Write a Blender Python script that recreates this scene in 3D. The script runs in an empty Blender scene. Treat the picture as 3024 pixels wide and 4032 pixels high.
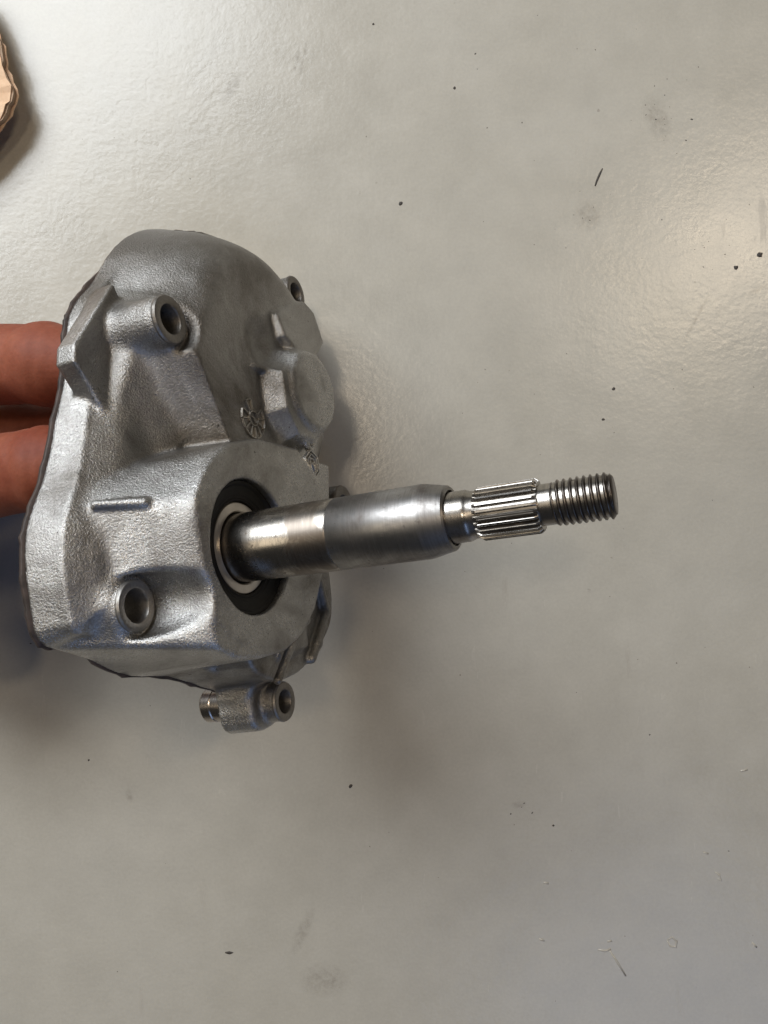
import bpy, bmesh, math, random
import numpy as np
from mathutils import Matrix, Vector
random.seed(7)
rng = np.random.default_rng(7)

# ------------------------------------------------------------------ scale
S = 0.00079                      # one modelling unit in metres (about 0.8 mm)
H = 357.0 * S                    # camera height above the floor
scene = bpy.context.scene
col = scene.collection

# ------------------------------------------------------------------ camera
cam_d = bpy.data.cameras.new('camera')
cam_d.sensor_fit = 'HORIZONTAL'
cam_d.sensor_width = 36.0
cam_d.lens = 36.02
cam_d.clip_start = 0.005
cam_d.clip_end = 50.0
cam = bpy.data.objects.new('camera', cam_d)
cam.location = (0, 0, H)
cam.rotation_euler = (0, 0, 0)
col.objects.link(cam)
scene.camera = cam

# ------------------------------------------------------------------ world and lamps
world = bpy.data.worlds.new('World')
scene.world = world
world.use_nodes = True
bg = world.node_tree.nodes['Background']
bg.inputs[0].default_value = (0.86, 0.83, 0.78, 1)
bg.inputs[1].default_value = 0.04


def area(name, loc, target, sx, sy, power, colr, spread=180):
    d = bpy.data.lights.new(name, 'AREA')
    d.shape = 'RECTANGLE'
    d.size, d.size_y = sx, sy
    d.energy = power
    d.color = colr
    d.spread = math.radians(spread)
    o = bpy.data.objects.new(name, d)
    o.location = loc
    o.rotation_euler = (Vector(target) - Vector(loc)).to_track_quat('-Z', 'Y').to_euler()
    col.objects.link(o)
    return o


area('window_light', (-0.55, 0.68, 0.72), (-0.14, 0.18, 0), 0.70, 0.56, 14.5, (0.90, 0.95, 1.0))
area('ceiling_lamp_main', (-0.31, 0.30, 2.2), (0, 0, 0), 0.18, 0.30, 5.5, (1.0, 0.84, 0.64))
area('ceiling_lamp', (1.22, 0.92, 2.45), (0.1, 0.1, 0), 0.20, 0.7, 13.0, (1.0, 0.82, 0.60))
area('ceiling_lamp_far', (-1.45, 0.05, 1.55), (0, 0, 0.1), 0.8, 0.8, 4.0, (1.0, 0.86, 0.66))
area('door_light', (0.75, -1.35, 1.20), (0, 0, 0.05), 0.8, 1.5, 6.0, (0.36, 0.55, 1.0))

scene.view_settings.view_transform = 'Standard'
scene.view_settings.look = 'None'
scene.view_settings.exposure = 0.0
scene.view_settings.gamma = 1.0
scene.render.engine = 'CYCLES'


# ------------------------------------------------------------------ materials
def new_mat(name):
    m = bpy.data.materials.new(name)
    m.use_nodes = True
    nt = m.node_tree
    b = nt.nodes['Principled BSDF']
    return m, nt, b


def N(nt, kind, **kw):
    n = nt.nodes.new(kind)
    for k, val in kw.items():
        if k in n.inputs:
            n.inputs[k].default_value = val
        else:
            setattr(n, k, val)
    return n


def noise(nt, coord, scale, detail=4.0, rough=0.55, dist=0.0):
    n = N(nt, 'ShaderNodeTexNoise')
    n.inputs['Scale'].default_value = scale
    n.inputs['Detail'].default_value = detail
    n.inputs['Roughness'].default_value = rough
    n.inputs['Distortion'].default_value = dist
    nt.links.new(coord, n.inputs['Vector'])
    return n.outputs['Fac']


def ramp(nt, fac, stops):
    r = N(nt, 'ShaderNodeValToRGB')
    els = r.color_ramp.elements
    while len(els) < len(stops):
        els.new(0.5)
    for e, (p, c) in zip(els, stops):
        e.position = p
        e.color = (c[0], c[1], c[2], 1) if isinstance(c, (tuple, list)) else (c, c, c, 1)
    nt.links.new(fac, r.inputs[0])
    return r.outputs[0]


def mixc(nt, fac, a, b, mode='MIX'):
    m = N(nt, 'ShaderNodeMix', data_type='RGBA', blend_type=mode)
    for sock, val in ((m.inputs[0], fac), (m.inputs[6], a), (m.inputs[7], b)):
        if hasattr(val, 'is_output'):
            nt.links.new(val, sock)
        elif isinstance(val, (int, float)):
            sock.default_value = val
        else:
            sock.default_value = (*val, 1)
    return m.outputs[2]


def mth(nt, op, a, b=0.0):
    m = N(nt, 'ShaderNodeMath', operation=op)
    for sock, val in ((m.inputs[0], a), (m.inputs[1], b)):
        if hasattr(val, 'is_output'):
            nt.links.new(val, sock)
        else:
            sock.default_value = val
    return m.outputs[0]


def bump(nt, b, height, strength, dist, prev=None):
    n = N(nt, 'ShaderNodeBump')
    n.inputs['Strength'].default_value = strength
    n.inputs['Distance'].default_value = dist
    nt.links.new(height, n.inputs['Height'])
    if prev is not None:
        nt.links.new(prev, n.inputs['Normal'])
    nt.links.new(n.outputs[0], b.inputs['Normal'])
    return n.outputs[0]


def coords(nt, kind='Object'):
    return N(nt, 'ShaderNodeTexCoord').outputs[kind]


def cast_material(name, base, stain, rlo, rhi, grain):
    m, nt, b = new_mat(name)
    c = coords(nt)
    big = noise(nt, c, 30, 6, 0.66, 0.6)
    mid = noise(nt, c, 170, 4, 0.6)
    fine = noise(nt, c, 1500, 3, 0.6)
    patch = ramp(nt, big, [(0.42, 0.0), (0.68, 1.0)])
    fl = ramp(nt, mid, [(0.54, 0.0), (0.80, 1.0)])
    dirt = mth(nt, 'MAXIMUM', mth(nt, 'MULTIPLY', patch, 0.85), mth(nt, 'MULTIPLY', fl, 0.6))
    # oily film over the upper half of the casting, patchy at its edge
    sep = N(nt, 'ShaderNodeSeparateXYZ')
    nt.links.new(c, sep.inputs[0])
    up = N(nt, 'ShaderNodeMapRange')
    up.inputs['From Min'].default_value = 0.036
    up.inputs['From Max'].default_value = 0.082
    nt.links.new(mth(nt, 'ADD', sep.outputs['Y'], mth(nt, 'MULTIPLY', mth(nt, 'SUBTRACT', big, 0.5), 0.11)), up.inputs['Value'])
    dirt = mth(nt, 'MAXIMUM', dirt, mth(nt, 'MULTIPLY', up.outputs[0], 0.80))
    c1 = mixc(nt, dirt, base, stain)
    sp = ramp(nt, fine, [(0.30, 0.80), (0.56, 1.0), (0.72, 1.10)])
    c2 = mixc(nt, 1.0, c1, sp, 'MULTIPLY')
    pit = ramp(nt, noise(nt, c, 620, 3, 0.55), [(0.715, 0.0), (0.76, 1.0)])
    c3 = mixc(nt, mth(nt, 'MULTIPLY', pit, 0.85), c2, (0.03, 0.026, 0.022))
    nt.links.new(c3, b.inputs['Base Color'])
    b.inputs['Metallic'].default_value = 0.92
    rr = N(nt, 'ShaderNodeMapRange')
    rr.inputs['To Min'].default_value = rlo
    rr.inputs['To Max'].default_value = rhi
    nt.links.new(mixc(nt, 0.5, dirt, fine), rr.inputs['Value'])
    nt.links.new(rr.outputs[0], b.inputs['Roughness'])
    n1 = bump(nt, b, noise(nt, c, 2000, 3, 0.72), grain, 0.00026)
    bump(nt, b, mid, 0.06, 0.0005, n1)
    return m


M = {}
M['cast'] = cast_material('cast_aluminium', (0.475, 0.465, 0.450), (0.105, 0.088, 0.070), 0.22, 0.42, 1.0)
M['cast_mark'] = cast_material('cast_aluminium_mark', (0.55, 0.53, 0.50), (0.30, 0.27, 0.23), 0.28, 0.42, 0.15)
M['cast_smooth'] = cast_material('cast_aluminium_rim', (0.33, 0.315, 0.295), (0.17, 0.15, 0.13), 0.36, 0.52, 0.3)


def steel_material(name, base, stain, rough, circ=True, stain_amt=0.5, band=None):
    m, nt, b = new_mat(name)
    c = coords(nt)
    mp = N(nt, 'ShaderNodeMapping')
    mp.inputs['Scale'].default_value = (0.35, 0.35, 9.0) if circ else (1, 1, 1)
    nt.links.new(c, mp.inputs[0])
    streak = noise(nt, mp.outputs[0], 320, 4, 0.6)
    blot = noise(nt, c, 70, 6, 0.68, 0.8)
    fl = noise(nt, c, 520, 3, 0.6)
    s1 = ramp(nt, blot, [(0.45, 0.0), (0.70, 1.0)])
    s2 = ramp(nt, fl, [(0.60, 0.0), (0.72, 1.0)])
    st = mth(nt, 'MAXIMUM', mth(nt, 'MULTIPLY', s1, stain_amt), mth(nt, 'MULTIPLY', s2, stain_amt * 0.9))
    if band:
        # brown oil varnish left in a ring along the shaft
        sz = N(nt, 'ShaderNodeSeparateXYZ')
        nt.links.new(c, sz.inputs[0])
        zz = mth(nt, 'ADD', sz.outputs['Z'], mth(nt, 'MULTIPLY', mth(nt, 'SUBTRACT', blot, 0.5), 0.040))
        q = mth(nt, 'SUBTRACT', 1.0, mth(nt, 'MULTIPLY', mth(nt, 'ABSOLUTE', mth(nt, 'SUBTRACT', zz, band[0])), 1.0 / band[1]))
        st = mth(nt, 'MAXIMUM', st, mth(nt, 'MULTIPLY', mth(nt, 'MINIMUM', mth(nt, 'MAXIMUM', mth(nt, 'MULTIPLY', q, 1.4), 0.0), 1.0), 0.7))
    cc = mixc(nt, st, base, stain)
    cc = mixc(nt, 1.0, cc, ramp(nt, streak, [(0.3, 0.8), (0.7, 1.1)]), 'MULTIPLY')
    nt.links.new(cc, b.inputs['Base Color'])
    b.inputs['Metallic'].default_value = 1.0
    rr = N(nt, 'ShaderNodeMapRange')
    rr.inputs['To Min'].default_value = rough
    rr.inputs['To Max'].default_value = rough + 0.2
    nt.links.new(st, rr.inputs['Value'])
    nt.links.new(rr.outputs[0], b.inputs['Roughness'])
    n1 = bump(nt, b, streak, 0.12, 0.00006)
    bump(nt, b, fl, 0.18, 0.00008, n1)
    return m


M['ground'] = steel_material('ground_steel', (0.40, 0.375, 0.34), (0.085, 0.060, 0.040), 0.23, True, 0.9, (0.050, 0.0065))
M['sleeve'] = steel_material('worn_sleeve_steel', (0.30, 0.29, 0.28), (0.11, 0.092, 0.08), 0.34, True, 0.85)
M['spline'] = steel_material('spline_steel', (0.36, 0.34, 0.315), (0.10, 0.08, 0.06), 0.26, False, 0.5)
M['thread'] = steel_material('thread_steel', (0.18, 0.16, 0.145), (0.04, 0.03, 0.024), 0.30, False, 0.9)
M['dowel'] = steel_material('dowel_steel', (0.45, 0.41, 0.37), (0.20, 0.13, 0.09), 0.24, True, 0.6)


def plain(name, colr, rough, metal=0.0, var=0.3, scale=400, bstr=0.2, bdist=0.0001):
    m, nt, b = new_mat(name)
    c = coords(nt)
    n = noise(nt, c, scale, 4, 0.6)
    cc = mixc(nt, 1.0, colr, ramp(nt, n, [(0.3, 1 - var), (0.7, 1 + var)]), 'MULTIPLY')
    nt.links.new(cc, b.inputs['Base Color'])
    b.inputs['Roughness'].default_value = rough
    b.inputs['Metallic'].default_value = metal
    bump(nt, b, n, bstr, bdist)
    return m


M['rubber'] = plain('oily_black_rubber', (0.010, 0.009, 0.008), 0.55)
M['rubber'].node_tree.nodes['Principled BSDF'].inputs['Specular IOR Level'].default_value = 0.2
M['washer'] = plain('dull_bearing_ring', (0.50, 0.46, 0.41), 0.34, 0.75, 0.15, 300)
M['gasket'] = plain('dark_gasket', (0.045, 0.030, 0.024), 0.6, 0.0, 0.6, 300, 0.5, 0.0003)
M['grit'] = plain('dark_grit', (0.05, 0.042, 0.035), 0.7, 0.0, 0.5, 900)


def floor_material():
    m, nt, b = new_mat('painted_concrete')
    c = coords(nt)
    cloud = noise(nt, c, 7, 5, 0.6, 0.3)
    mott = noise(nt, c, 55, 5, 0.6)
    base = mixc(nt, ramp(nt, cloud, [(0.35, 0.0), (0.65, 1.0)]), (0.398, 0.370, 0.312), (0.440, 0.414, 0.358))
    base = mixc(nt, 1.0, base, ramp(nt, mott, [(0.3, 0.95), (0.7, 1.04)]), 'MULTIPLY')
    gr = noise(nt, c, 900, 3, 0.6)
    base = mixc(nt, 1.0, base, ramp(nt, gr, [(0.3, 0.96), (0.7, 1.03)]), 'MULTIPLY')
    # grimy speckle and scuffs
    sp = ramp(nt, noise(nt, c, 260, 2, 0.5), [(0.745, 0.0), (0.78, 1.0)])
    gate = ramp(nt, noise(nt, c, 16, 3, 0.6), [(0.48, 0.0), (0.62, 1.0)])
    base = mixc(nt, mth(nt, 'MULTIPLY', mth(nt, 'MULTIPLY', sp, gate), 0.55), base, (0.20, 0.17, 0.14))
    mp = N(nt, 'ShaderNodeMapping')
    mp.inputs['Rotation'].default_value = (0, 0, math.radians(-28))
    mp.inputs['Scale'].default_value = (1.0, 0.16, 1.0)
    nt.links.new(c, mp.inputs[0])
    sc = ramp(nt, noise(nt, mp.outputs[0], 150, 3, 0.6), [(0.66, 0.0), (0.76, 1.0)])
    base = mixc(nt, mth(nt, 'MULTIPLY', mth(nt, 'MULTIPLY', sc, gate), 0.42), base, (0.27, 0.235, 0.195))
    nt.links.new(base, b.inputs['Base Color'])
    rr = N(nt, 'ShaderNodeMapRange')
    rr.inputs['To Min'].default_value = 0.16
    rr.inputs['To Max'].default_value = 0.32
    nt.links.new(mth(nt, 'ADD', mott, mth(nt, 'MULTIPLY', sc, 0.6)), rr.inputs['Value'])
    nt.links.new(rr.outputs[0], b.inputs['Roughness'])
    b.inputs['IOR'].default_value = 1.48
    n1 = bump(nt, b, noise(nt, c, 480, 5, 0.65), 0.28, 0.00024)
    n2 = bump(nt, b, noise(nt, c, 120, 3, 0.55), 0.16, 0.0006, n1)
    bump(nt, b, noise(nt, c, 14, 2, 0.5), 0.06, 0.004, n2)
    return m


M['floor'] = floor_material()


def skin_material():
    m, nt, b = new_mat('skin')
    c = coords(nt)
    blot = noise(nt, c, 60, 4, 0.6)
    fine = noise(nt, c, 700, 4, 0.6)
    base = mixc(nt, ramp(nt, blot, [(0.35, 0.0), (0.65, 1.0)]), (0.180, 0.042, 0.022), (0.255, 0.078, 0.043))
    base = mixc(nt, 1.0, base, ramp(nt, fine, [(0.3, 0.88), (0.7, 1.06)]), 'MULTIPLY')
    nt.links.new(base, b.inputs['Base Color'])
    b.inputs['Roughness'].default_value = 0.6
    b.inputs['Specular IOR Level'].default_value = 0.22
    b.inputs['Subsurface Weight'].default_value = 0.12
    b.inputs['Subsurface Radius'].default_value = (0.0035, 0.0012, 0.0006)
    b.inputs['Subsurface Scale'].default_value = 1.0
    v = N(nt, 'ShaderNodeTexVoronoi', feature='DISTANCE_TO_EDGE')
    v.inputs['Scale'].default_value = 900
    nt.links.new(c, v.inputs['Vector'])
    n1 = bump(nt, b, v.outputs['Distance'], 0.25, 0.0002)
    bump(nt, b, fine, 0.25, 0.00015, n1)
    return m


M['skin'] = skin_material()


def card_material(name, a, bb):
    m, nt, b = new_mat(name)
    c = coords(nt)
    n = noise(nt, c, 120, 5, 0.65)
    nt.links.new(mixc(nt, ramp(nt, n, [(0.4, 0.0), (0.66, 1.0)]), a, bb), b.inputs['Base Color'])
    b.inputs['Roughness'].default_value = 0.8
    bump(nt, b, noise(nt, c, 900, 4, 0.6), 0.5, 0.0003)
    return m


M['card'] = card_material('torn_cardboard', (0.72, 0.50, 0.33), (0.60, 0.39, 0.24))
M['card_core'] = card_material('cardboard_core', (0.42, 0.29, 0.19), (0.26, 0.18, 0.12))


# ------------------------------------------------------------------ helpers
def mesh_obj(name, verts, faces, mat, parent=None, smooth=True, sharp=None):
    me = bpy.data.meshes.new(name)
    v = np.asarray(verts, dtype=np.float64)
    if isinstance(faces, np.ndarray) and faces.ndim == 2:
        nf, k = faces.shape
        me.vertices.add(len(v))
        me.vertices.foreach_set('co', v.astype(np.float32).ravel())
        me.loops.add(nf * k)
        me.loops.foreach_set('vertex_index', faces.astype(np.int32).ravel())
        me.polygons.add(nf)
        me.polygons.foreach_set('loop_start', np.arange(nf, dtype=np.int32) * k)
        me.update(calc_edges=True)
        me.validate()
    else:
        me.from_pydata(v.tolist(), [], [list(f) for f in faces])
    if smooth:
        me.polygons.foreach_set('use_smooth', np.ones(len(me.polygons), dtype=bool))
    me.materials.append(mat)
    if sharp:
        me.set_sharp_from_angle(angle=math.radians(sharp))
    me.update()
    o = bpy.data.objects.new(name, me)
    col.objects.link(o)
    if parent is not None:
        o.parent = parent
    return o


def tag(o, label=None, cat=None, kind=None, group=None):
    if label: o['label'] = label
    if cat: o['category'] = cat
    if kind: o['kind'] = kind
    if group: o['group'] = group
    return o


def smin(a, b, k):
    h = np.maximum(k - np.abs(a - b), 0) / k
    return np.minimum(a, b) - h * h * (k * 0.25)


def smax(a, b, k):
    return -smin(-a, -b, k)


def poly2(X, Y, pts):
    """signed distance to a closed polygon, points in (x, y)"""
    p = np.asarray(pts, dtype=np.float32)
    d = np.full(X.shape, 1e9, dtype=np.float32)
    inside = np.zeros(X.shape, dtype=bool)
    n = len(p)
    for i in range(n):
        ax, ay = p[i]
        bx, by = p[(i + 1) % n]
        ex, ey = bx - ax, by - ay
        wx, wy = X - ax, Y - ay
        t = np.clip((wx * ex + wy * ey) / (ex * ex + ey * ey + 1e-9), 0, 1)
        d = np.minimum(d, (wx - ex * t) ** 2 + (wy - ey * t) ** 2)
        c1 = (ay > Y) != (by > Y)
        if abs(by - ay) > 1e-9:
            inside ^= c1 & (X < (bx - ax) * (Y - ay) / (by - ay) + ax)
    d = np.sqrt(d)
    return np.where(inside, -d, d).astype(np.float32)


def chaikin(p, n=2):
    p = [np.array(q, dtype=float) for q in p]
    for _ in range(n):
        out = []
        for i in range(len(p)):
            a, b = p[i], p[(i + 1) % len(p)]
            out += [a * 0.75 + b * 0.25, a * 0.25 + b * 0.75]
        p = out
    return [tuple(q) for q in p]


def surface_nets(D, org, h):
    ins = D < 0
    nx, ny, nz = D.shape
    cnt = np.zeros((nx - 1, ny - 1, nz - 1), dtype=np.int8)
    for i in (0, 1):
        for j in (0, 1):
            for k in (0, 1):
                cnt += ins[i:nx - 1 + i, j:ny - 1 + j, k:nz - 1 + k]
    act = (cnt > 0) & (cnt < 8)
    I, J, K = np.nonzero(act)
    idx = np.full(act.shape, -1, dtype=np.int32)
    idx[I, J, K] = np.arange(len(I))
    acc = np.zeros((len(I), 3))
    num = np.zeros(len(I))
    corners = [(i, j, k) for i in (0, 1) for j in (0, 1) for k in (0, 1)]
    for a in corners:
        for ax in range(3):
            if a[ax] == 1:
                continue
            b = list(a)
            b[ax] = 1
            d0 = D[I + a[0], J + a[1], K + a[2]]
            d1 = D[I + b[0], J + b[1], K + b[2]]
            cr = (d0 < 0) != (d1 < 0)
            t = np.where(cr, d0 / np.where(cr, d0 - d1, 1), 0)
            for q in range(3):
                val = a[q] + (t if q == ax else 0)
                acc[:, q] += np.where(cr, val, 0)
            num += cr
    V = (np.stack([I, J, K], 1) + acc / num[:, None]) * h + np.asarray(org)
    quads = []
    for ax in range(3):
        sl0 = [slice(None)] * 3
        sl1 = [slice(None)] * 3
        sl0[ax] = slice(0, -1)
        sl1[ax] = slice(1, None)
        a = ins[tuple(sl0)]
        b = ins[tuple(sl1)]
        P = np.argwhere(a != b)
        o1, o2 = [(1, 2), (2, 0), (0, 1)][ax]
        ok = (P[:, o1] > 0) & (P[:, o2] > 0) & (P[:, o1] < D.shape[o1] - 1) & (P[:, o2] < D.shape[o2] - 1)
        P = P[ok]
        sgn = a[P[:, 0], P[:, 1], P[:, 2]]
        q = []
        for (da, db) in ((-1, -1), (0, -1), (0, 0), (-1, 0)):
            c = P.copy()
            c[:, o1] += da
            c[:, o2] += db
            q.append(idx[c[:, 0], c[:, 1], c[:, 2]])
        q = np.stack(q, 1)
        q[~sgn] = q[~sgn][:, ::-1]
        quads.append(q)
    F = np.concatenate(quads)
    F = F[(F >= 0).all(1)]
    return V, F


def lathe(name, prof, mat, parent, seg=72, centre=(0, 0), closed=False, smooth_angle=None):
    """prof: list of (radius, w); turned about the local z axis through centre"""
    vs, fs = [], []
    n = len(prof)
    for (r, w) in prof:
        for i in range(seg):
            a = 2 * math.pi * i / seg
            vs.append(((centre[0] + r * math.cos(a)) * S, (centre[1] + r * math.sin(a)) * S, w * S))
    rng_ = range(n) if closed else range(n - 1)
    for k in rng_:
        k2 = (k + 1) % n
        for i in range(seg):
            j = (i + 1) % seg
            fs.append((k * seg + i, k * seg + j, k2 * seg + j, k2 * seg + i))
    o = mesh_obj(name, vs, np.array(fs), mat, parent, sharp=28)
    return o


# ------------------------------------------------------------------ floor
floor_size = 1.5
fl = mesh_obj('floor', [(-floor_size, -floor_size, 0), (floor_size, -floor_size, 0),
                        (floor_size, floor_size, 0), (-floor_size, floor_size, 0)],
              [(0, 1, 2, 3)], M['floor'], smooth=False)
tag(fl, 'pale grey beige painted concrete floor with scuffs and grit', kind='structure')

# ------------------------------------------------------------------ the cover's own frame
# local x = across the cover (away from the camera), local y = along the cover, local z = shaft axis
ax_a = Vector((0.91028, 0.13681, 0.39073)).normalized()
ax_u = Vector((-0.14862, 0.98889, 0.0)).normalized()
ax_v = ax_u.cross(ax_a).normalized()
origin = Vector((-41.13, -10.70, -240.0)) - ax_a * 40.0        # centre of the gasket face
root = bpy.data.objects.new('gearbox_cover', None)
root.empty_display_size = 0.02
R = Matrix((ax_v, ax_u, ax_a)).transposed()
mw = R.to_4x4()
mw.translation = Vector((origin.x * S, origin.y * S, origin.z * S + H))
root.matrix_world = mw
col.objects.link(root)
tag(root, 'grey cast aluminium gearbox cover with a long splined steel shaft', 'gearbox cover')

BASE_UV = [(127, 58), (120, 33), (111, 16), (102, 4), (96, -4), (89, -11.5), (84, -17), (79, -20.5), (76, -22),
           (66, -25), (56.7, -27), (46.6, -32), (38, -35.5), (27.5, -40.5), (21, -45), (15, -48.5), (7.4, -50.6),
           (0, -51.4), (-8, -51.3), (-15.3, -51), (-19.2, -47.4), (-19.6, -43.5), (-20.8, -36), (-26, -31.6),
           (-31, -25), (-35, -16), (-38, -3), (-43, 8), (-48, 19), (-52, 28), (-54, 40), (-50, 55), (-38, 64),
           (-20, 69), (0, 70), (15, 70), (40, 82), (60, 96), (80, 104), (97, 102), (112, 92), (123, 76)]
base_pts = chaikin([(v, u) for (u, v) in BASE_UV], 1)


def build_casting():
    h = 0.6
    v0, v1, u0, u1, w0, w1 = -58, 124, -74, 132, -2.2, 50
    V = np.arange(v0, v1, h, dtype=np.float32)
    U = np.arange(u0, u1, h, dtype=np.float32)
    Wv = np.arange(w0, w1, h, dtype=np.float32)
    X, Y = np.meshgrid(V, U, indexing='ij')
    W = Wv[None, None, :]
    e = lambda d2: d2[:, :, None]
    vu = lambda pts: [(v, u) for (u, v) in pts]

    def ext(d2, top, draft=0.08, r=2.0):
        t = e(top) if isinstance(top, np.ndarray) else top
        return smax(e(d2) + draft * W, W - t, r)

    def circ(u, v):
        return np.sqrt((X - v) ** 2 + (Y - u) ** 2)

    def seg(p, q, rad):
        """capsule between two (u, v, w) points"""
        a = np.array([p[1], p[0], p[2]], dtype=np.float32)
        b = np.array([q[1], q[0], q[2]], dtype=np.float32)
        ab = b - a
        dx, dy, dz = X[:, :, None] - a[0], Y[:, :, None] - a[1], W - a[2]
        t = np.clip((dx * ab[0] + dy * ab[1] + dz * ab[2]) / float(ab @ ab), 0, 1)
        return np.sqrt((dx - t * ab[0]) ** 2 + (dy - t * ab[1]) ** 2 + (dz - t * ab[2]) ** 2) - rad

    d2 = poly2(X, Y, base_pts)
    hf = np.interp(Y, [15.0, 45.0, 62.0, 90.0], [11.0, 9.5, 7.0, 5.5]).astype(np.float32)
    D = smax(e(d2) + 0.30 * W, W - e(hf), 1.2)                             # flange
    # sloping shoulder inside the flange
    sh = smax(W - e(hf) - 6.0, (W - e(hf) + 0.62 * (e(d2) + 3.2)) * 0.84, 2.0)
    D = smin(D, smax(sh, e(d2) + 3, 1), 0.8)
    # dome over the large gear
    r = circ(62.5, 44.5)
    dome = smax(e(r) - (59.5 - 0.36 * W), (e(circ(62, 41)) - 41 + (W - 34) * 1.08) * 0.68, 7.0)
    dome = smax(dome, W - 34 + 0 * e(r), 5.0)
    lob2 = smax(e(circ(57, 21)) - (43.5 - 0.36 * W), (e(circ(53, 28)) - 33 + (W - 34) * 1.3) * 0.62, 1.6)
    dome = smax(smin(dome, smax(lob2, W - 34, 1.5), 2.0), W - 33.9, 1.0)
    # flat facet cut off the dome below the ridge line
    cut = (Y - 36.3) * -0.366 + (X - 5.5) * -0.931
    dome = smax(dome, (e(cut) + 0.476 * (W - 34)) * 0.90, 0.35)
    D = smin(D, dome, 1.8)
    # shoulder left of the dome, carrying the left bolt boss
    blk = poly2(X, Y, vu([(88, 4), (85, -6), (80, -13), (64, -17.5), (42.5, -23.5), (31, -26.5), (28, -10), (45, 20), (80, 20)]))
    top = np.minimum(22.0 + 0.10 * (Y - 50) + 0.47 * (X + 4), 23.5)
    D = smin(D, smax(e(blk) + 0.30 * (W - 14), (W - e(top)) * 0.9, 2.2), 1.6)
    # lobe round the output shaft
    lobe2 = poly2(X, Y, vu([(37, 14), (35, -4), (31, -20), (25, -36), (8, -45), (-8, -47), (-19.5, -45.5), (-26.5, -31),
                            (-34, -17), (-37, -4), (-38, 12), (-35, 24), (-28, 36), (-14, 48), (0, 54), (20, 54), (34, 40)]))
    lobe = ext(lobe2, 40.0, 0.06, 2.0)
    left = (-X[:, :, None] - (45.5 - 0.5 * W)) * 0.89
    lobe = smax(lobe, left, 2.2)
    upl = ((Y[:, :, None] - 35.5) * 0.75 + (-X[:, :, None] - 4.0) * 0.66 + 0.42 * (W - 38)) * 0.85   # upper left chamfer
    lobe = smax(lobe, upl, 2.4)
    D = smin(D, lobe, 1.8)
    ring = ext(circ(0, 2) - 34.0, 40.0, 0.06, 1.8)
    ring = smax(ring, left - 0.4, 2.0)
    D = smin(D, ring, 1.6)
    # flat land to the right of the seal
    land = ext(poly2(X, Y, vu([(28, 20), (30, 50), (27.5, 66), (12, 61.5), (-6, 55), (-12, 32), (0, 5)])), 39.6, 0.06, 1.8)
    D = smin(D, land, 2.0)
    # low wing on the far side with its two ribs
    wing = ext(poly2(X, Y, chaikin(vu([(20, 64), (0, 74), (-17, 77), (-34, 74), (-42, 65), (-46, 55), (-51, 40), (-50, 22), (-40, 6), (-20, 10)]), 2)), 26.5, 0.05, 1.6)
    D = smin(D, wing, 2.0)
    for (p, q) in (((-18, 47, 33.5), (-29.8, 37, 33.5)), ((-29.8, 37, 33.5), (-34.5, 28.3, 33)), ((-34.5, 28.3, 33), (-46, 15.5, 32))):
        D = smin(D, seg(p, q, 1.5), 1.6)
    for (p, q) in (((-19, 62, 27.5), (-30.7, 63.5, 27.8)), ((-30.7, 63.5, 27.8), (-41.4, 53, 27.8)), ((-41.4, 53, 27.8), (-46, 47.5, 27.5))):
        D = smin(D, seg(p, q, 1.9), 1.6)
    D = smax(D, -seg((-22, 52, 28.6), (-44, 30, 28.0), 3.6), 2.0)
    # round bearing boss on the far side
    bb = smax((e(circ(53, 52)) - (14.8 + 0.30 * (44 - W))) * 0.95, W - 44 - 0.06 * (X[:, :, None] - 51), 2.5)
    sk = poly2(X, Y, vu([(66, 45), (59.5, 34), (46, 33.5), (37, 39), (35, 50), (40, 63), (66, 66)]))
    D = smin(D, ext(sk, 41.0, 0.0, 1.2) , 1.2)
    D = smin(D, smax(e(sk) + 0.5 * (W - 41), W - 41, 1.0), 1.2)
    D = smin(D, bb, 1.4)
    D = smin(D, ext(poly2(X, Y, vu([(76, 47), (66, 46), (58, 44), (56, 62), (74, 72)])), 41.0, 0.22, 1.4), 1.5)
    # raised rim above it
    rim = ext(poly2(X, Y, vu([(98, 74), (86, 41), (72, 41.5), (66.5, 49), (62, 66), (74, 84), (92, 84)])), (38.5 - 0.19 * (Y - 70)).astype(np.float32), 0.12, 1.6)
    D = smin(D, smax(rim, (e(r) - (59 - 0.36 * W)), 3), 2.0)
    D = smin(D, seg((61.5, 26.5, 33.6), (59.0, 42, 36.5), 1.6), 1.4)             # little rib on the main face
    D = smax(D, -(np.sqrt((X[:, :, None] - 33) ** 2 + (Y[:, :, None] - 72) ** 2 + (W - 43.5) ** 2) - 12.0), 2.5)   # dished recess
    # web between bearing boss and seal boss
    web = ext(poly2(X, Y, vu([(32, 23), (41, 37), (38, 45), (29, 35)])), 43.5, 0.25, 1.0)
    D = smin(D, web, 1.6)
    D = smin(D, seg((31.5, 52, 38), (37, 58, 38), 1.2), 1.6)
    D = smin(D, seg((31.5, 50, 38.5), (36, 46, 38), 1.2), 1.6)
    # tab on the left edge
    tab2 = poly2(X, Y, vu([(88, -12), (76, -23), (65.5, -32.5), (60.5, -33.8), (56, -30.5), (46.5, -25), (40, -12), (70, -4)]))
    tab = smax(e(tab2), np.abs(W - 8.2) - 3.8, 1.2)
    D = smin(D, tab, 1.2)
    # bolt bosses
    for (u, v, rad, top, k) in ((72.2, -10.6, 7.9, 30.0, 3.0), (100.8, 83.5, 7.6, 25.5, 3.0), (-11.4, -32.4, 8.0, 19.0, 5.0),
                                (-58.8, 36.8, 7.5, 20.0, 2.5)):
        D = smin(D, ext(circ(u, v) - rad, top, 0.02, 0.9), k)
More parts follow.
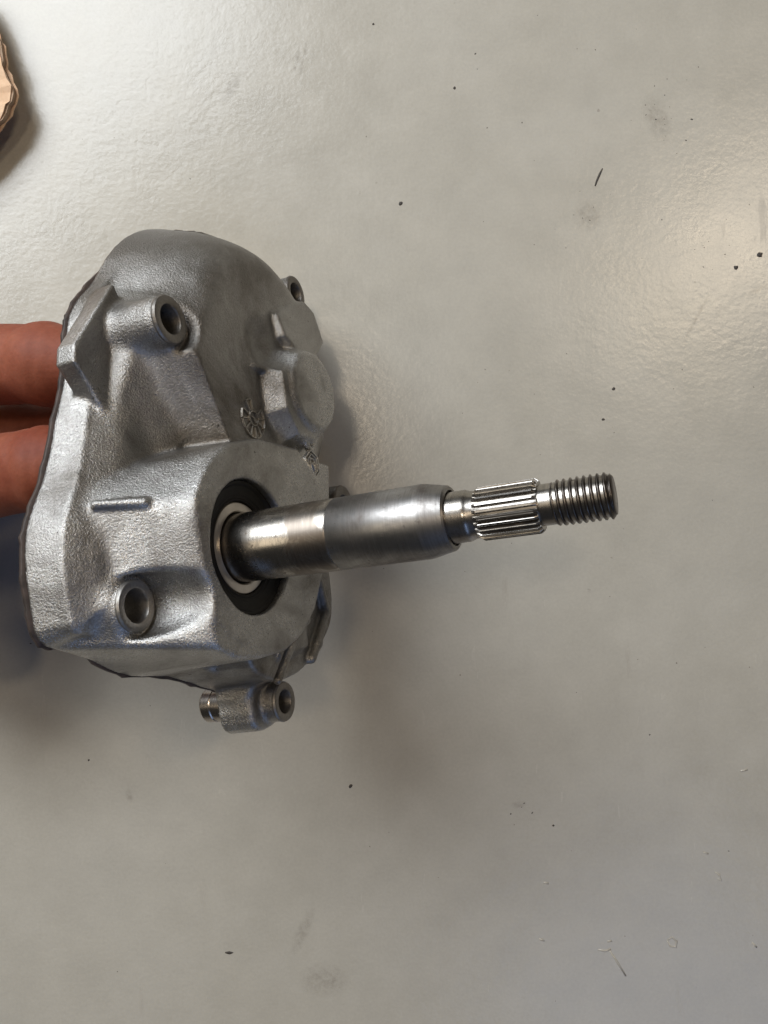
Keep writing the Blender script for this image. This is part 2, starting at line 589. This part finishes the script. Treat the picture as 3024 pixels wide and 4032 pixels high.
    ca = smax(e(circ(72.2, -10.6)) - 9.6, 28.0 - W, 1.5)
    D = smax(D, -ca, 2.0)
    D = smin(D, ext(circ(72.2, -10.6) - 7.6, 30.0, 0.02, 0.8), 1.6)
    # ear behind the far bolt boss
    D = smin(D, ext(circ(91, 106) - 14.0, 15.0, 0.05, 1.5), 3.0)
    # small lug on the far edge, half hidden by the shaft
    D = smin(D, ext(circ(10, 92) - 9.0, 29.0, 0.02, 1.0), 2.0)
    D = smin(D, ext(poly2(X, Y, vu([(22, 62), (-4, 62), (2, 92), (18, 92)])), 23.0, 0.05, 1.5), 2.0)
    # lug at the bottom
    lug = ext(poly2(X, Y, chaikin(vu([(-40, 26), (-52, 24), (-62, 23.2), (-67, 26), (-69, 34), (-67, 43), (-58, 47), (-44, 44)]), 1)), 14.0, 0.05, 2.6)
    D = smin(D, lug, 2.0)
    lw = poly2(X, Y, vu([(-28, 23.5), (-54, 24.0), (-59, 27), (-59, 43), (-46, 48), (-28, 50)]))
    D = smin(D, ext(lw, np.clip(12.5 + 1.25 * (Y + 53), 11, 28).astype(np.float32), 0.06, 2.0), 2.4)
    # rib up the left wall
    D = smin(D, seg((18.5, -38.2, 16.0), (17.3, -31.6, 27.5), 1.15), 2.0)
    # socket clearance cut beside the lower bolt
    sc = smax(e(circ(-11.4, -33.0)) - 9.0, 18.4 - W, 1.0)
    D = smax(D, -sc, 2.2)
    D = smin(D, ext(circ(-11.4, -32.4) - 7.4, 19.8, 0.02, 0.8), 1.2)
    # hollow back, open at the gasket face
    inner = D + 4.4
    D = smax(D, -W, 0.6)
    cav = np.maximum(inner, W - 30)
    D = np.maximum(D, -cav)
    # solid again round seal, bosses and lug
    solid = np.minimum(e(circ(0, 0)) - 27.0, 99.0)
    outer_keep = np.maximum(inner - 4.4, -W)
    D = np.minimum(D, np.maximum(np.maximum(solid, outer_keep), 24 - W))
    for (u, v, rad) in ((72.2, -10.6, 7.2), (100.8, 83.5, 7), (-11.4, -32.4, 7.5), (-58.8, 36.8, 9)):
        D = np.minimum(D, np.maximum(e(circ(u, v)) - rad, outer_keep))
    # bores
    D = smax(D, -np.maximum(e(circ(0, 0)) - 21.4, 26 - W), 0.8)
    for (u, v, rad) in ((72.2, -10.6, 4.7), (100.8, 83.5, 4.4), (-11.4, -32.4, 5.1), (-58.8, 36.8, 4.3), (10, 92, 4.4)):
        D = np.maximum(D, -(e(circ(u, v)) - rad + 0 * W))
    # foundry unevenness
    for s, amp in ((9.0, 0.08), (4.0, 0.05)):
        ph = rng.uniform(0, 6.28, 6)
        D = D + amp * (np.sin(e(X) / s * 2.1 + ph[0] + np.sin(e(Y) / s + ph[1])) * np.sin(e(Y) / s * 1.7 + ph[2]) *
                       np.sin(W / s * 1.9 + ph[3] + e(X) / s)).astype(np.float32)
    return surface_nets(D, (v0, u0, w0), h)


cv, cf = build_casting()
casting = mesh_obj('housing', cv * S, cf, M['cast'], root)

# gasket left on the mating face: a thin dark ring that follows the outline
gp = [np.array(p) for p in chaikin([(v, u) for (u, v) in BASE_UV], 2)]
gv, gf = [], []
n = len(gp)
for i, p in enumerate(gp):
    t = gp[(i + 1) % n] - gp[i - 1]
    nn = np.array([t[1], -t[0]]) / np.linalg.norm(t)          # points inward or outward
    out = nn if poly2(np.array([[p[0] + nn[0]]]), np.array([[p[1] + nn[1]]]), base_pts)[0, 0] > 0 else -nn
    j = 0.25 + 0.55 * max(0, math.sin(i * 1.7) * math.sin(i * 0.53 + 1)) + random.uniform(-0.1, 0.2)
    for (off, w) in ((j, -0.15), (j, -1.3), (-5.0, -1.3), (-5.0, -0.15)):
        q = p + out * off
        gv.append((q[0] * S, q[1] * S, w * S))
for i in range(n):
    k = (i + 1) % n
    for c in range(4):
        d = (c + 1) % 4
        gf.append((i * 4 + c, k * 4 + c, k * 4 + d, i * 4 + d))
mesh_obj('gasket', gv, np.array(gf), M['gasket'], root, smooth=False)

# ------------------------------------------------------------------ bolt boss rims
for (u, v, ro, ri, top) in ((72.2, -10.6, 7.7, 4.5, 30.0), (100.8, 83.5, 7.4, 4.2, 25.5), (-11.4, -32.4, 7.6, 4.8, 20.0),
                            (-58.8, 36.8, 7.3, 4.1, 20.0), (10, 92, 8.6, 4.2, 29.0)):
    pr = [(ro - 0.1, top - 1.2), (ro, top - 0.5), (ro - 0.35, top + 0.15), (ro - 0.8, top + 0.3), (ri + 0.9, top + 0.3),
          (ri + 0.3, top + 0.1), (ri, top - 0.5), (ri, top - 9), (ri - 0.2, 0.4)]
    lathe('bolt_boss', pr, M['cast_smooth'], root, 48, (v, u))

# ------------------------------------------------------------------ oil seal and bearing ring
seal_prof = [(21.6, 37.6), (21.0, 38.1), (20.3, 38.0), (19.6, 37.2), (18.6, 36.9), (17.0, 36.9), (16.4, 36.5), (15.9, 36.5), (15.4, 36.8), (14.9, 36.4), (14.4, 35.0), (14.4, 31)]
lathe('oil_seal', seal_prof, M['rubber'], root, 96)
lathe('bearing_ring', [(14.6, 35.4), (14.3, 36.1), (13.9, 36.3), (11.8, 36.3), (11.4, 36.0), (11.3, 33.0)], M['washer'], root, 96)
lathe('inner_lip', [(11.4, 34.6), (11.1, 34.8), (10.6, 34.2)], M['rubber'], root, 64)

# ------------------------------------------------------------------ output shaft
zf = 40.0
shaft = lathe('output_shaft', [(10.85, 26), (10.85, zf + 30.6), (10.6, zf + 31.2), (8.0, zf + 31.3), (8.0, zf + 64), (7.25, zf + 66.0),
                               (7.25, zf + 70.8), (6.95, zf + 71.6), (6.7, zf + 72.2), (6.3, zf + 76), (5.6, zf + 77), (5.6, zf + 109.0), (0.0, zf + 109.0)],
              M['ground'], root, 96)
lathe('sleeve', [(8.0, zf + 31.05), (10.6, zf + 31.05), (10.78, zf + 31.4), (10.72, zf + 58.6), (10.5, zf + 60.0), (9.25, zf + 65.8), (8.8, zf + 66.3),
                 (7.9, zf + 66.4), (7.75, zf + 65.4), (7.0, zf + 65.3)], M['sleeve'], shaft, 96)


def splines():
    teeth, t0, t1 = 24, zf + 73.6, zf + 91.2
    ro, ri = 7.5, 6.3
    prof = []
    for k in range(teeth):
        a0 = 2 * math.pi * k / teeth
        st = 2 * math.pi / teeth
        for fr, rr in ((0.0, ri), (0.20, ri), (0.36, ro - 0.12), (0.42, ro), (0.66, ro), (0.72, ro - 0.12), (0.88, ri)):
            prof.append((a0 + fr * st, rr))
    n = len(prof)
    rows = [(t0, 0.0), (t0 + 0.05, 0.02), (t0 + 1.3, 1.0), (t0 + 6, 1.0), (t0 + 12, 1.0), (t1 - 0.9, 1.0), (t1, 0.3), (t1 + 0.05, -1.2)]
    vs, fs = [], []
    for (t, f_) in rows:
        for (a, r_) in prof:
            if f_ < 0:
                q = 5.6
            else:
                q = 6.5 + (r_ - 6.5) * f_
            vs.append((q * math.cos(a) * S, q * math.sin(a) * S, t * S))
    for k in range(len(rows) - 1):
        for i in range(n):
            j = (i + 1) % n
            fs.append((k * n + i, k * n + j, (k + 1) * n + j, (k + 1) * n + i))
    return mesh_obj('spline_section', vs, np.array(fs), M['spline'], shaft, sharp=25)


splines()


def thread():
    t0, t1, pitch = zf + 93.2, zf + 110.2, 1.72
    seg, nr = 72, 160
    vs, fs = [], []
    for k in range(nr + 1):
        t = t0 + (t1 - t0) * k / nr
        for i in range(seg):
            a = 2 * math.pi * i / seg
            ph = ((t - t0) / pitch - i / seg) % 1.0
            tri = 1 - abs(2 * ph - 1)
            tri = min(max(tri * 1.35 - 0.12, 0), 1)
            r_ = 5.15 + 1.05 * tri
            s0 = min(1, max(0, (t - t0 - 1.0) / 1.6))
            r_ = 5.5 * (1 - s0) + r_ * s0
            e_ = (t1 - t)
            if e_ < 1.1:
                r_ = min(r_, 5.0 + e_ * 1.1)
            r_ += 0.05 * math.sin(a * 3 + k * 0.31) * math.sin(k * 0.9 + a * 7)
            vs.append((r_ * math.cos(a) * S, r_ * math.sin(a) * S, t * S))
    for k in range(nr):
        for i in range(seg):
            j = (i + 1) % seg
            fs.append((k * seg + i, k * seg + j, (k + 1) * seg + j, (k + 1) * seg + i))
    b0 = nr * seg
    vs.append((0, 0, (t1 + 0.05) * S))
    c = len(vs) - 1
    for i in range(seg):
        fs.append((b0 + i, b0 + (i + 1) % seg, c, c))
    fs = [f if f[2] != f[3] else f[:3] for f in fs]
    o = mesh_obj('threaded_end', vs, fs, M['thread'], shaft)
    return o


thread()

# dowel sleeve in the lug, sticking out of the mating face
lathe('dowel', [(4.4, -1), (4.4, -8.6), (4.9, -9.2), (5.6, -9.2), (6.4, -8.2), (6.4, -4.6), (6.1, -4.3), (6.1, -3.7), (6.4, -3.4), (6.4, 0.4)], M['dowel'], root, 48, (30.5, -57.0))


# ------------------------------------------------------------------ foundry marks
def bars(name, segs, rad, w, mat):
    """thin raised strokes on a face: segs in (u, v) pairs"""
    vs, fs = [], []
    for (p, q) in segs:
        p = np.array([p[1], p[0]], float)
        q = np.array([q[1], q[0]], float)
        t = q - p
        L = np.linalg.norm(t)
        t = t / max(L, 1e-6)
        nn = np.array([-t[1], t[0]])
        b = len(vs)
        for (pt, sgn) in ((p - t * rad * 0.6, -1), (q + t * rad * 0.6, 1)):
            for (off, hh) in ((-rad, -0.5), (-rad * 0.45, 0.6), (rad * 0.45, 0.6), (rad, -0.5)):
                x = pt + nn * off
                vs.append((x[0] * S, x[1] * S, (w + hh) * S))
        for c in range(3):
            fs.append((b + c, b + c + 1, b + 5 + c, b + 4 + c))
        fs.append((b, b + 3, b + 2, b + 1))
        fs.append((b + 4, b + 5, b + 6, b + 7))
    return mesh_obj(name, vs, fs, mat, root, smooth=False)


cu, cvv = 42.6, 21.4
segs = []
P = lambda r, a: (cu + r * math.cos(a), cvv + r * math.sin(a))
for k in range(12):
    a = 2 * math.pi * k / 12
    if k not in (1,):
        segs.append((P(3.3, a), P(6.3, a)))
    if k not in (0, 1, 10):
        segs.append((P(6.8, a + 0.06), P(6.8, a + 0.26)))
        segs.append((P(6.8, a + 0.26), P(6.8, a + 0.46)))
for k in range(10):
    if k not in (2,):
        a = 2 * math.pi * k / 10
        segs.append((P(2.6, a), P(2.6, a + 0.63)))
segs += [(P(0, 0), P(1.6, 2.4)), (P(0.2, 1), P(1.5, 5.2))]
bars('date_stamp', segs, 0.34, 33.9, M['cast_mark'])

cu, cvv = 25.8, 48.0
segs = []
hexa = lambda r: [(cu + r * 1.0 * math.cos(math.pi / 3 * k), cvv + r * 1.0 * math.sin(math.pi / 3 * k)) for k in range(6)]
for rr in (5.3, 3.9):
    hp = hexa(rr)
    for k in range(6):
        segs.append((hp[k], hp[(k + 1) % 6]))
segs += [((cu - 2.2, cvv - 1.4), (cu + 2.2, cvv - 1.4)), ((cu + 2.2, cvv - 1.4), (cu + 2.0, cvv + 0.9)), ((cu + 2.0, cvv + 0.9), (cu + 0.9, cvv + 1.3)),
         ((cu + 0.9, cvv + 1.3), (cu + 0.1, cvv - 1.2)), ((cu + 0.1, cvv - 0.4), (cu - 2.2, cvv + 1.6))]
bars('maker_stamp', segs, 0.32, 39.6, M['cast_mark'])


# ------------------------------------------------------------------ the hand behind the cover
def loc2cam(u, v, w):
    p = origin + ax_u * u + ax_v * v + ax_a * w
    return np.array([p.x, p.y, p.z])


def build_hand():
    A = loc2cam
    idx = [(A(73 + 9, -6, -92), 15.0), (A(75.5, -12.5, -52), 13.8), (A(69.5, -9.0, -22), 13.2), (A(64, -5.5, -1), 10.8)]
    mid = [(A(36, -16, -98), 14.8), (A(36.0, -19.5, -50), 13.6), (A(34.4, -17.2, -21), 13.2), (A(32, -12.5, -1), 10.6)]
    rin = [(A(24, -2, -118), 14.4), (A(48, 6, -92), 12.5), (A(55, 15, -62), 12.0), (A(53, 16, -44), 10.5)]
    pin = [(A(-22, 2, -124), 13.4), (A(-26, 8, -116), 11.8), (A(-20, 18, -128), 11.0), (A(-14, 12, -140), 9.5)]
    thb = [(A(70, 14, -150), 17.0), (A(92, 16, -134), 15.0), (A(90, 18, -116), 13.2), (A(82, 18, -104), 11.0)]
    palm = [(A(74, -4, -104), A(-18, -2, -124), 16.0), (A(72, 0, -130), A(-8, 0, -146), 18.0), (A(58, 12, -165), A(8, 10, -170), 20.0),
            (A(36, 10, -180), A(34, 6, -240), 21.0)]
    lo = np.array([-330.0, -80.0, -330.0])
    hi = np.array([5.0, 140.0, -190.0])
    pts = np.array([q for f in (idx, mid, rin, pin, thb) for (q, _) in f] + [q for (a, b, _) in palm for q in (a, b)])
    lo = pts.min(0) - 26
    hi = pts.max(0) + 26
    h = 0.9
    g = [np.arange(lo[i], hi[i], h, dtype=np.float32) for i in range(3)]
    X, Y, Z = g[0][:, None, None], g[1][None, :, None], g[2][None, None, :]

    def cone(a, b, ra, rb, creases=()):
        a = a.astype(np.float32)
        b = b.astype(np.float32)
        ab = b - a
        L = float(np.linalg.norm(ab))
        dx, dy, dz = X - a[0], Y - a[1], Z - a[2]
        t = np.clip((dx * ab[0] + dy * ab[1] + dz * ab[2]) / float(ab @ ab), 0, 1)
        d = np.sqrt((dx - t * ab[0]) ** 2 + (dy - t * ab[1]) ** 2 + (dz - t * ab[2]) ** 2)
        tw = t + 0.035 * np.sin(0.23 * Y + 0.31 * Z) + 0.02 * np.sin(0.5 * Y - 0.2 * Z)
        rr = ra + (rb - ra) * t
        for (tc, dep, wd) in creases:
            rr = rr - dep * np.exp(-((tw - tc) * L / wd) ** 2)
        return d - rr + 0.22 * np.sin(0.21 * X + 0.13 * Y) * np.sin(0.19 * Z + 0.27 * Y)

    D = None
    for f, cre in ((idx, [(), ((0.75, 0.35, 1.8),), ((0.15, 0.5, 1.5),)]),
                   (mid, [(), ((0.88, 0.7, 1.5),), ((0.12, 1.0, 1.4), (0.27, 0.9, 1.3), (0.40, 0.5, 1.2))]),
                   (rin, [(), (), ()]), (pin, [(), (), ()]), (thb, [(), (), ()])):
        F = None
        for k in range(3):
            c = cone(f[k][0], f[k + 1][0], f[k][1], f[k + 1][1], cre[k])
            F = c if F is None else smin(F, c, 4.0)
        D = F if D is None else smin(D, F, 3.0)
    for (a, b, r_) in palm:
        D = smin(D, cone(a, b, r_, r_), 14.0)
    V, Fc = surface_nets(D, lo, h)
    return V, Fc


hv, hf = build_hand()
hv = hv * S
hv[:, 2] += H
c0 = np.array([hv[:, 0].min(), hv[:, 1].mean(), hv[:, 2].mean()])
hand = mesh_obj('person', hv, hf, M['skin'])
tag(hand, 'bare hand with two fingers gripping the gearbox cover from behind at left', 'hand')

# ------------------------------------------------------------------ torn cardboard at the upper left
def px(x, y, z=0.0):
    """floor point in metres from plan coordinates measured in modelling units"""
    return Vector((x * S, y * S, z))


card = bpy.data.objects.new('cardboard_piece', None)
card.location = (-0.30, 0.15, 0)
col.objects.link(card)
tag(card, 'torn tan cardboard scrap lying at the floor edge, upper left', 'cardboard')
edge = [(-180, 240), (-174, 228), (-170.5, 219), (-168.4, 214.4), (-167.4, 211.5), (-166, 209), (-165.8, 205), (-164.7, 202), (-164.6, 199), (-163.3, 196), (-162.6, 193),
        (-160.6, 189.5), (-160.3, 187), (-161.3, 183), (-162.7, 181), (-163.4, 178), (-165.4, 174.8), (-167, 173), (-168.4, 171.3), (-176, 163), (-190, 150)]


def card_sheet(name, z_off, thick, inset, mat, jit):
    vs, fs = [], []
    for i, (x, y) in enumerate(edge):
        cx_ = x - inset + random.uniform(-jit, jit)
        cy_ = y + random.uniform(-jit, jit) * 0.6
        for k in range(7):
            f_ = k / 6.0
            xx = cx_ - 4.0 - f_ * 120
            yy = cy_ + (y - 190) * 0.6 * f_
            zz = (11.0 * (1 - f_) ** 1.5 + z_off) * S + 0.0004
            if k == 0:
                zz += random.uniform(-0.4, 0.4) * S
            vs.append((xx * S + 0.30, yy * S - 0.15, zz))
            vs.append((xx * S + 0.30, yy * S - 0.15, zz + thick * S))
    m_ = len(edge)
    q = lambda i, k, t: (i * 7 + k) * 2 + t
    for i in range(m_ - 1):
        for k in range(6):
            fs.append((q(i, k, 1), q(i, k + 1, 1), q(i + 1, k + 1, 1), q(i + 1, k, 1)))
            fs.append((q(i, k, 0), q(i + 1, k, 0), q(i + 1, k + 1, 0), q(i, k + 1, 0)))
        fs.append((q(i, 0, 0), q(i, 0, 1), q(i + 1, 0, 1), q(i + 1, 0, 0)))
    return mesh_obj(name, vs, fs, mat, card, smooth=False)


card_sheet('lower_liner', 0.0, 0.6, 0.0, M['card'], 0.5)
card_sheet('corrugated_core', 0.65, 2.6, 0.9, M['card_core'], 0.8)
card_sheet('top_liner', 3.2, 0.7, 1.5, M['card'], 0.45)


# ------------------------------------------------------------------ grit and marks on the floor
def blob(name, x, y, r, mat, flat=0.35, elong=1.0, rot=0.0):
    """small irregular crumb lying on the floor, plan position in metres"""
    vs, fs = [], []
    nseg = 8
    rad = [random.uniform(0.65, 1.15) for _ in range(nseg)]
    for (hh, sc) in ((0.0, 1.0), (0.6, 0.85), (1.0, 0.4)):
        for i in range(nseg):
            a = 2 * math.pi * i / nseg
            lx, ly = r * rad[i] * sc * math.cos(a) * elong, r * rad[i] * sc * math.sin(a)
            vs.append((lx * math.cos(rot) - ly * math.sin(rot), lx * math.sin(rot) + ly * math.cos(rot), 0.00002 + hh * r * flat))
    for k in range(2):
        for i in range(nseg):
            j = (i + 1) % nseg
            fs.append((k * nseg + i, k * nseg + j, (k + 1) * nseg + j, (k + 1) * nseg + i))
    fs.append(tuple(range(2 * nseg, 3 * nseg)))
    o = mesh_obj(name, vs, fs, mat)
    o.location = (x, y, 0)
    return o


def fp(dx, dy):
    """plan position on the floor in metres from offsets in floor units"""
    return (dx * S * 0.2151, dy * S * 0.2151)


def stroke(name, pts, width, height, mat, parent=None):
    """thin low ridge along a plan polyline (floor units), lying on the floor"""
    vs, fs = [], []
    q = [np.array(fp(*p)) for p in pts]
    c = sum(q) / len(q)
    w_ = width * S * 0.2151
    h_ = height * S * 0.2151
    for i, p in enumerate(q):
        t = q[min(i + 1, len(q) - 1)] - q[max(i - 1, 0)]
        t = t / (np.linalg.norm(t) + 1e-12)
        nn = np.array([-t[1], t[0]])
        f_ = 0.35 + 0.65 * math.sin(math.pi * (i + 0.5) / len(q))
        for (o_, z_) in ((-1, 0.00001), (-0.4, h_ * f_), (0.4, h_ * f_), (1, 0.00001)):
            x = p - c + nn * o_ * w_ * f_ * random.uniform(0.8, 1.2)
            vs.append((x[0], x[1], z_))
    for i in range(len(q) - 1):
        for k in range(3):
            fs.append((i * 4 + k, i * 4 + 4 + k, i * 4 + 5 + k, i * 4 + 1 + k))
    b = 4 * (len(q) - 1)
    fs += [(0, 1, 2, 3), (b + 3, b + 2, b + 1, b)]
    o = mesh_obj(name, vs, fs, mat, parent)
    o.location = (c[0], c[1], 0)
    return o


u_ = S * 0.2151
CR = [(36, 666, 5.5, 1.5, 0.5, 'small dark reddish crumb on the floor above the gearbox cover'),
      (-23, 1054, 4.0, 1.0, 0, 'round black speck on the floor near the top edge of the picture'),
      (152, 916, 4.5, 1.3, 0.9, 'grey oval speck of grit below the top edge, right of the middle'),
      (760, 528, 6.5, 1.1, 0, 'round dark grit speck in the bright glare at the right'),
      (496, 266, 4.5, 1.2, 0.3, 'small dark grit speck above the pale ring mark, right of the cover'),
      (366, -677, 4.0, 1.0, 0, 'lone round black speck on the floor, lower right'),
      (-638, -536, 3.2, 1.0, 0, 'tiny black speck on the floor at the lower left'),
      (-334, -952, 4.0, 3.4, 0.05, 'thin dark sliver lying on the floor at the bottom left'),
      (812, 556, 9.0, 1.2, 0.6, 'largest dark paint chip at the right edge beside the glare'),
      (473, 200, 4.2, 1.5, 0.2, 'grey brown chip on the floor right of the cover'),
      (-72, -592, 4.6, 1.4, 1.0, 'dark chip on the floor below the lug of the cover')]
for (x, y, r_, el, ro_, lab) in CR:
    p = fp(x, y)
    o = blob('grit_crumb', p[0], p[1], r_ * 0.78 * u_, M['grit'], 0.35, el, ro_)
    tag(o, lab, 'grit', group='crumbs of grit on the floor')
o = stroke('bristle', [(472, 742), (466, 730), (460, 716), (456, 704)], 2.2, 1.6, M['grit'])
tag(o, 'short dark curved bristle on the floor, upper right', 'bristle')

# countless finer specks
vs, fs = [], []
for k in range(110):
    if k < 40:
        x, y = random.uniform(150, 820), random.uniform(-400, 1090)
    elif k < 75:
        x, y = random.choice(((575, 830), (640, 800), (440, 640), (700, 560), (290, -632), (600, 880)))
        x, y = random.gauss(x, 26), random.gauss(y, 24)
    else:
        x, y = random.uniform(-820, 820), random.uniform(-1090, 1090)
    p = fp(x, y)
    r_ = random.choice((0.7, 0.8, 0.9, 1.1, 1.6)) * u_
    b = len(vs)
    a0 = random.uniform(0, 6.28)
    el = random.uniform(1, 2.4)
    for i in range(5):
        a = 2 * math.pi * i / 5
        lx, ly = r_ * el * math.cos(a) * random.uniform(0.7, 1.2), r_ * math.sin(a) * random.uniform(0.7, 1.2)
        vs.append((p[0] + lx * math.cos(a0) - ly * math.sin(a0), p[1] + lx * math.sin(a0) + ly * math.cos(a0), 0.00001))
    vs.append((p[0], p[1], r_ * 0.5))
    for i in range(5):
        fs.append((b + i, b + (i + 1) % 5, b + 5))
tag(mesh_obj('floor_grit', vs, fs, M['grit']), 'fine dark grit scattered over the painted floor', 'grit', kind='stuff')

# scuffs and ridges in the paint
def smudge_material():
    m, nt, b = new_mat('grimy_smudge')
    c = coords(nt, 'Generated')
    n = noise(nt, coords(nt), 420, 6, 0.75)
    g = N(nt, 'ShaderNodeTexGradient', gradient_type='SPHERICAL')
    mp = N(nt, 'ShaderNodeMapping')
    mp.inputs['Location'].default_value = (-1, -1, 0)
    mp.inputs['Scale'].default_value = (2, 2, 0)
    nt.links.new(c, mp.inputs[0])
    nt.links.new(mp.outputs[0], g.inputs[0])
    al = mth(nt, 'MULTIPLY', ramp(nt, g.outputs['Fac'], [(0.0, 0.0), (0.6, 1.0)]), ramp(nt, n, [(0.38, 0.0), (0.75, 0.26)]))
    nt.links.new(al, b.inputs['Alpha'])
    b.inputs['Base Color'].default_value = (0.16, 0.12, 0.09, 1)
    b.inputs['Roughness'].default_value = 0.5
    return m


M['smudge'] = smudge_material()
SM = [((-187, 985), 6, 22, -8), ((-178, 960), 4, 26, -10), ((-170, 1000), 4, 20, -4), ((-192, 962), 4, 14, -10), ((-330, 915), 16, 45, -35), ((-550, -612), 9, 18, 10),
      ((-175, -905), 16, 60, -25), ((-130, -1010), 60, 40, 0), ((290, -632), 18, 9, 10), ((-55, 160), 26, 5, 35), ((440, 640), 34, 40, 0), ((590, 850), 30, 60, 20), ((675, 420), 5, 70, -28),
      ((805, 480), 28, 7, 30)]
for ((x, y), rx, ry, rot) in SM:
    p = fp(x, y)
    o = mesh_obj('smudge', [(-rx * u_, -ry * u_, 0), (rx * u_, -ry * u_, 0), (rx * u_, ry * u_, 0), (-rx * u_, ry * u_, 0)], [(0, 1, 2, 3)], M['smudge'], fl, smooth=False)
    o.location = (p[0], p[1], 0.00006)
    o.rotation_euler = (0, 0, math.radians(rot))
ridges = [[(462, -945), (478, -948), (490, -944)], [(488, -948), (504, -972), (522, -1002)], [(482, -928), (492, -926)],
          [(612, -925), (618, -938), (630, -940), (632, -928), (622, -918), (612, -925)], [(715, -777), (724, -783), (728, -796), (720, -792)],
          [(335, -922), (346, -926)], [(795, -930), (805, -940)], [(345, -800), (355, -803)], [(690, -735), (700, -738)], [(770, -560), (785, -556)]]
for k, r_ in enumerate(ridges):
    stroke('paint_ridge', r_, 2.6, 1.6, M['floor'], fl)
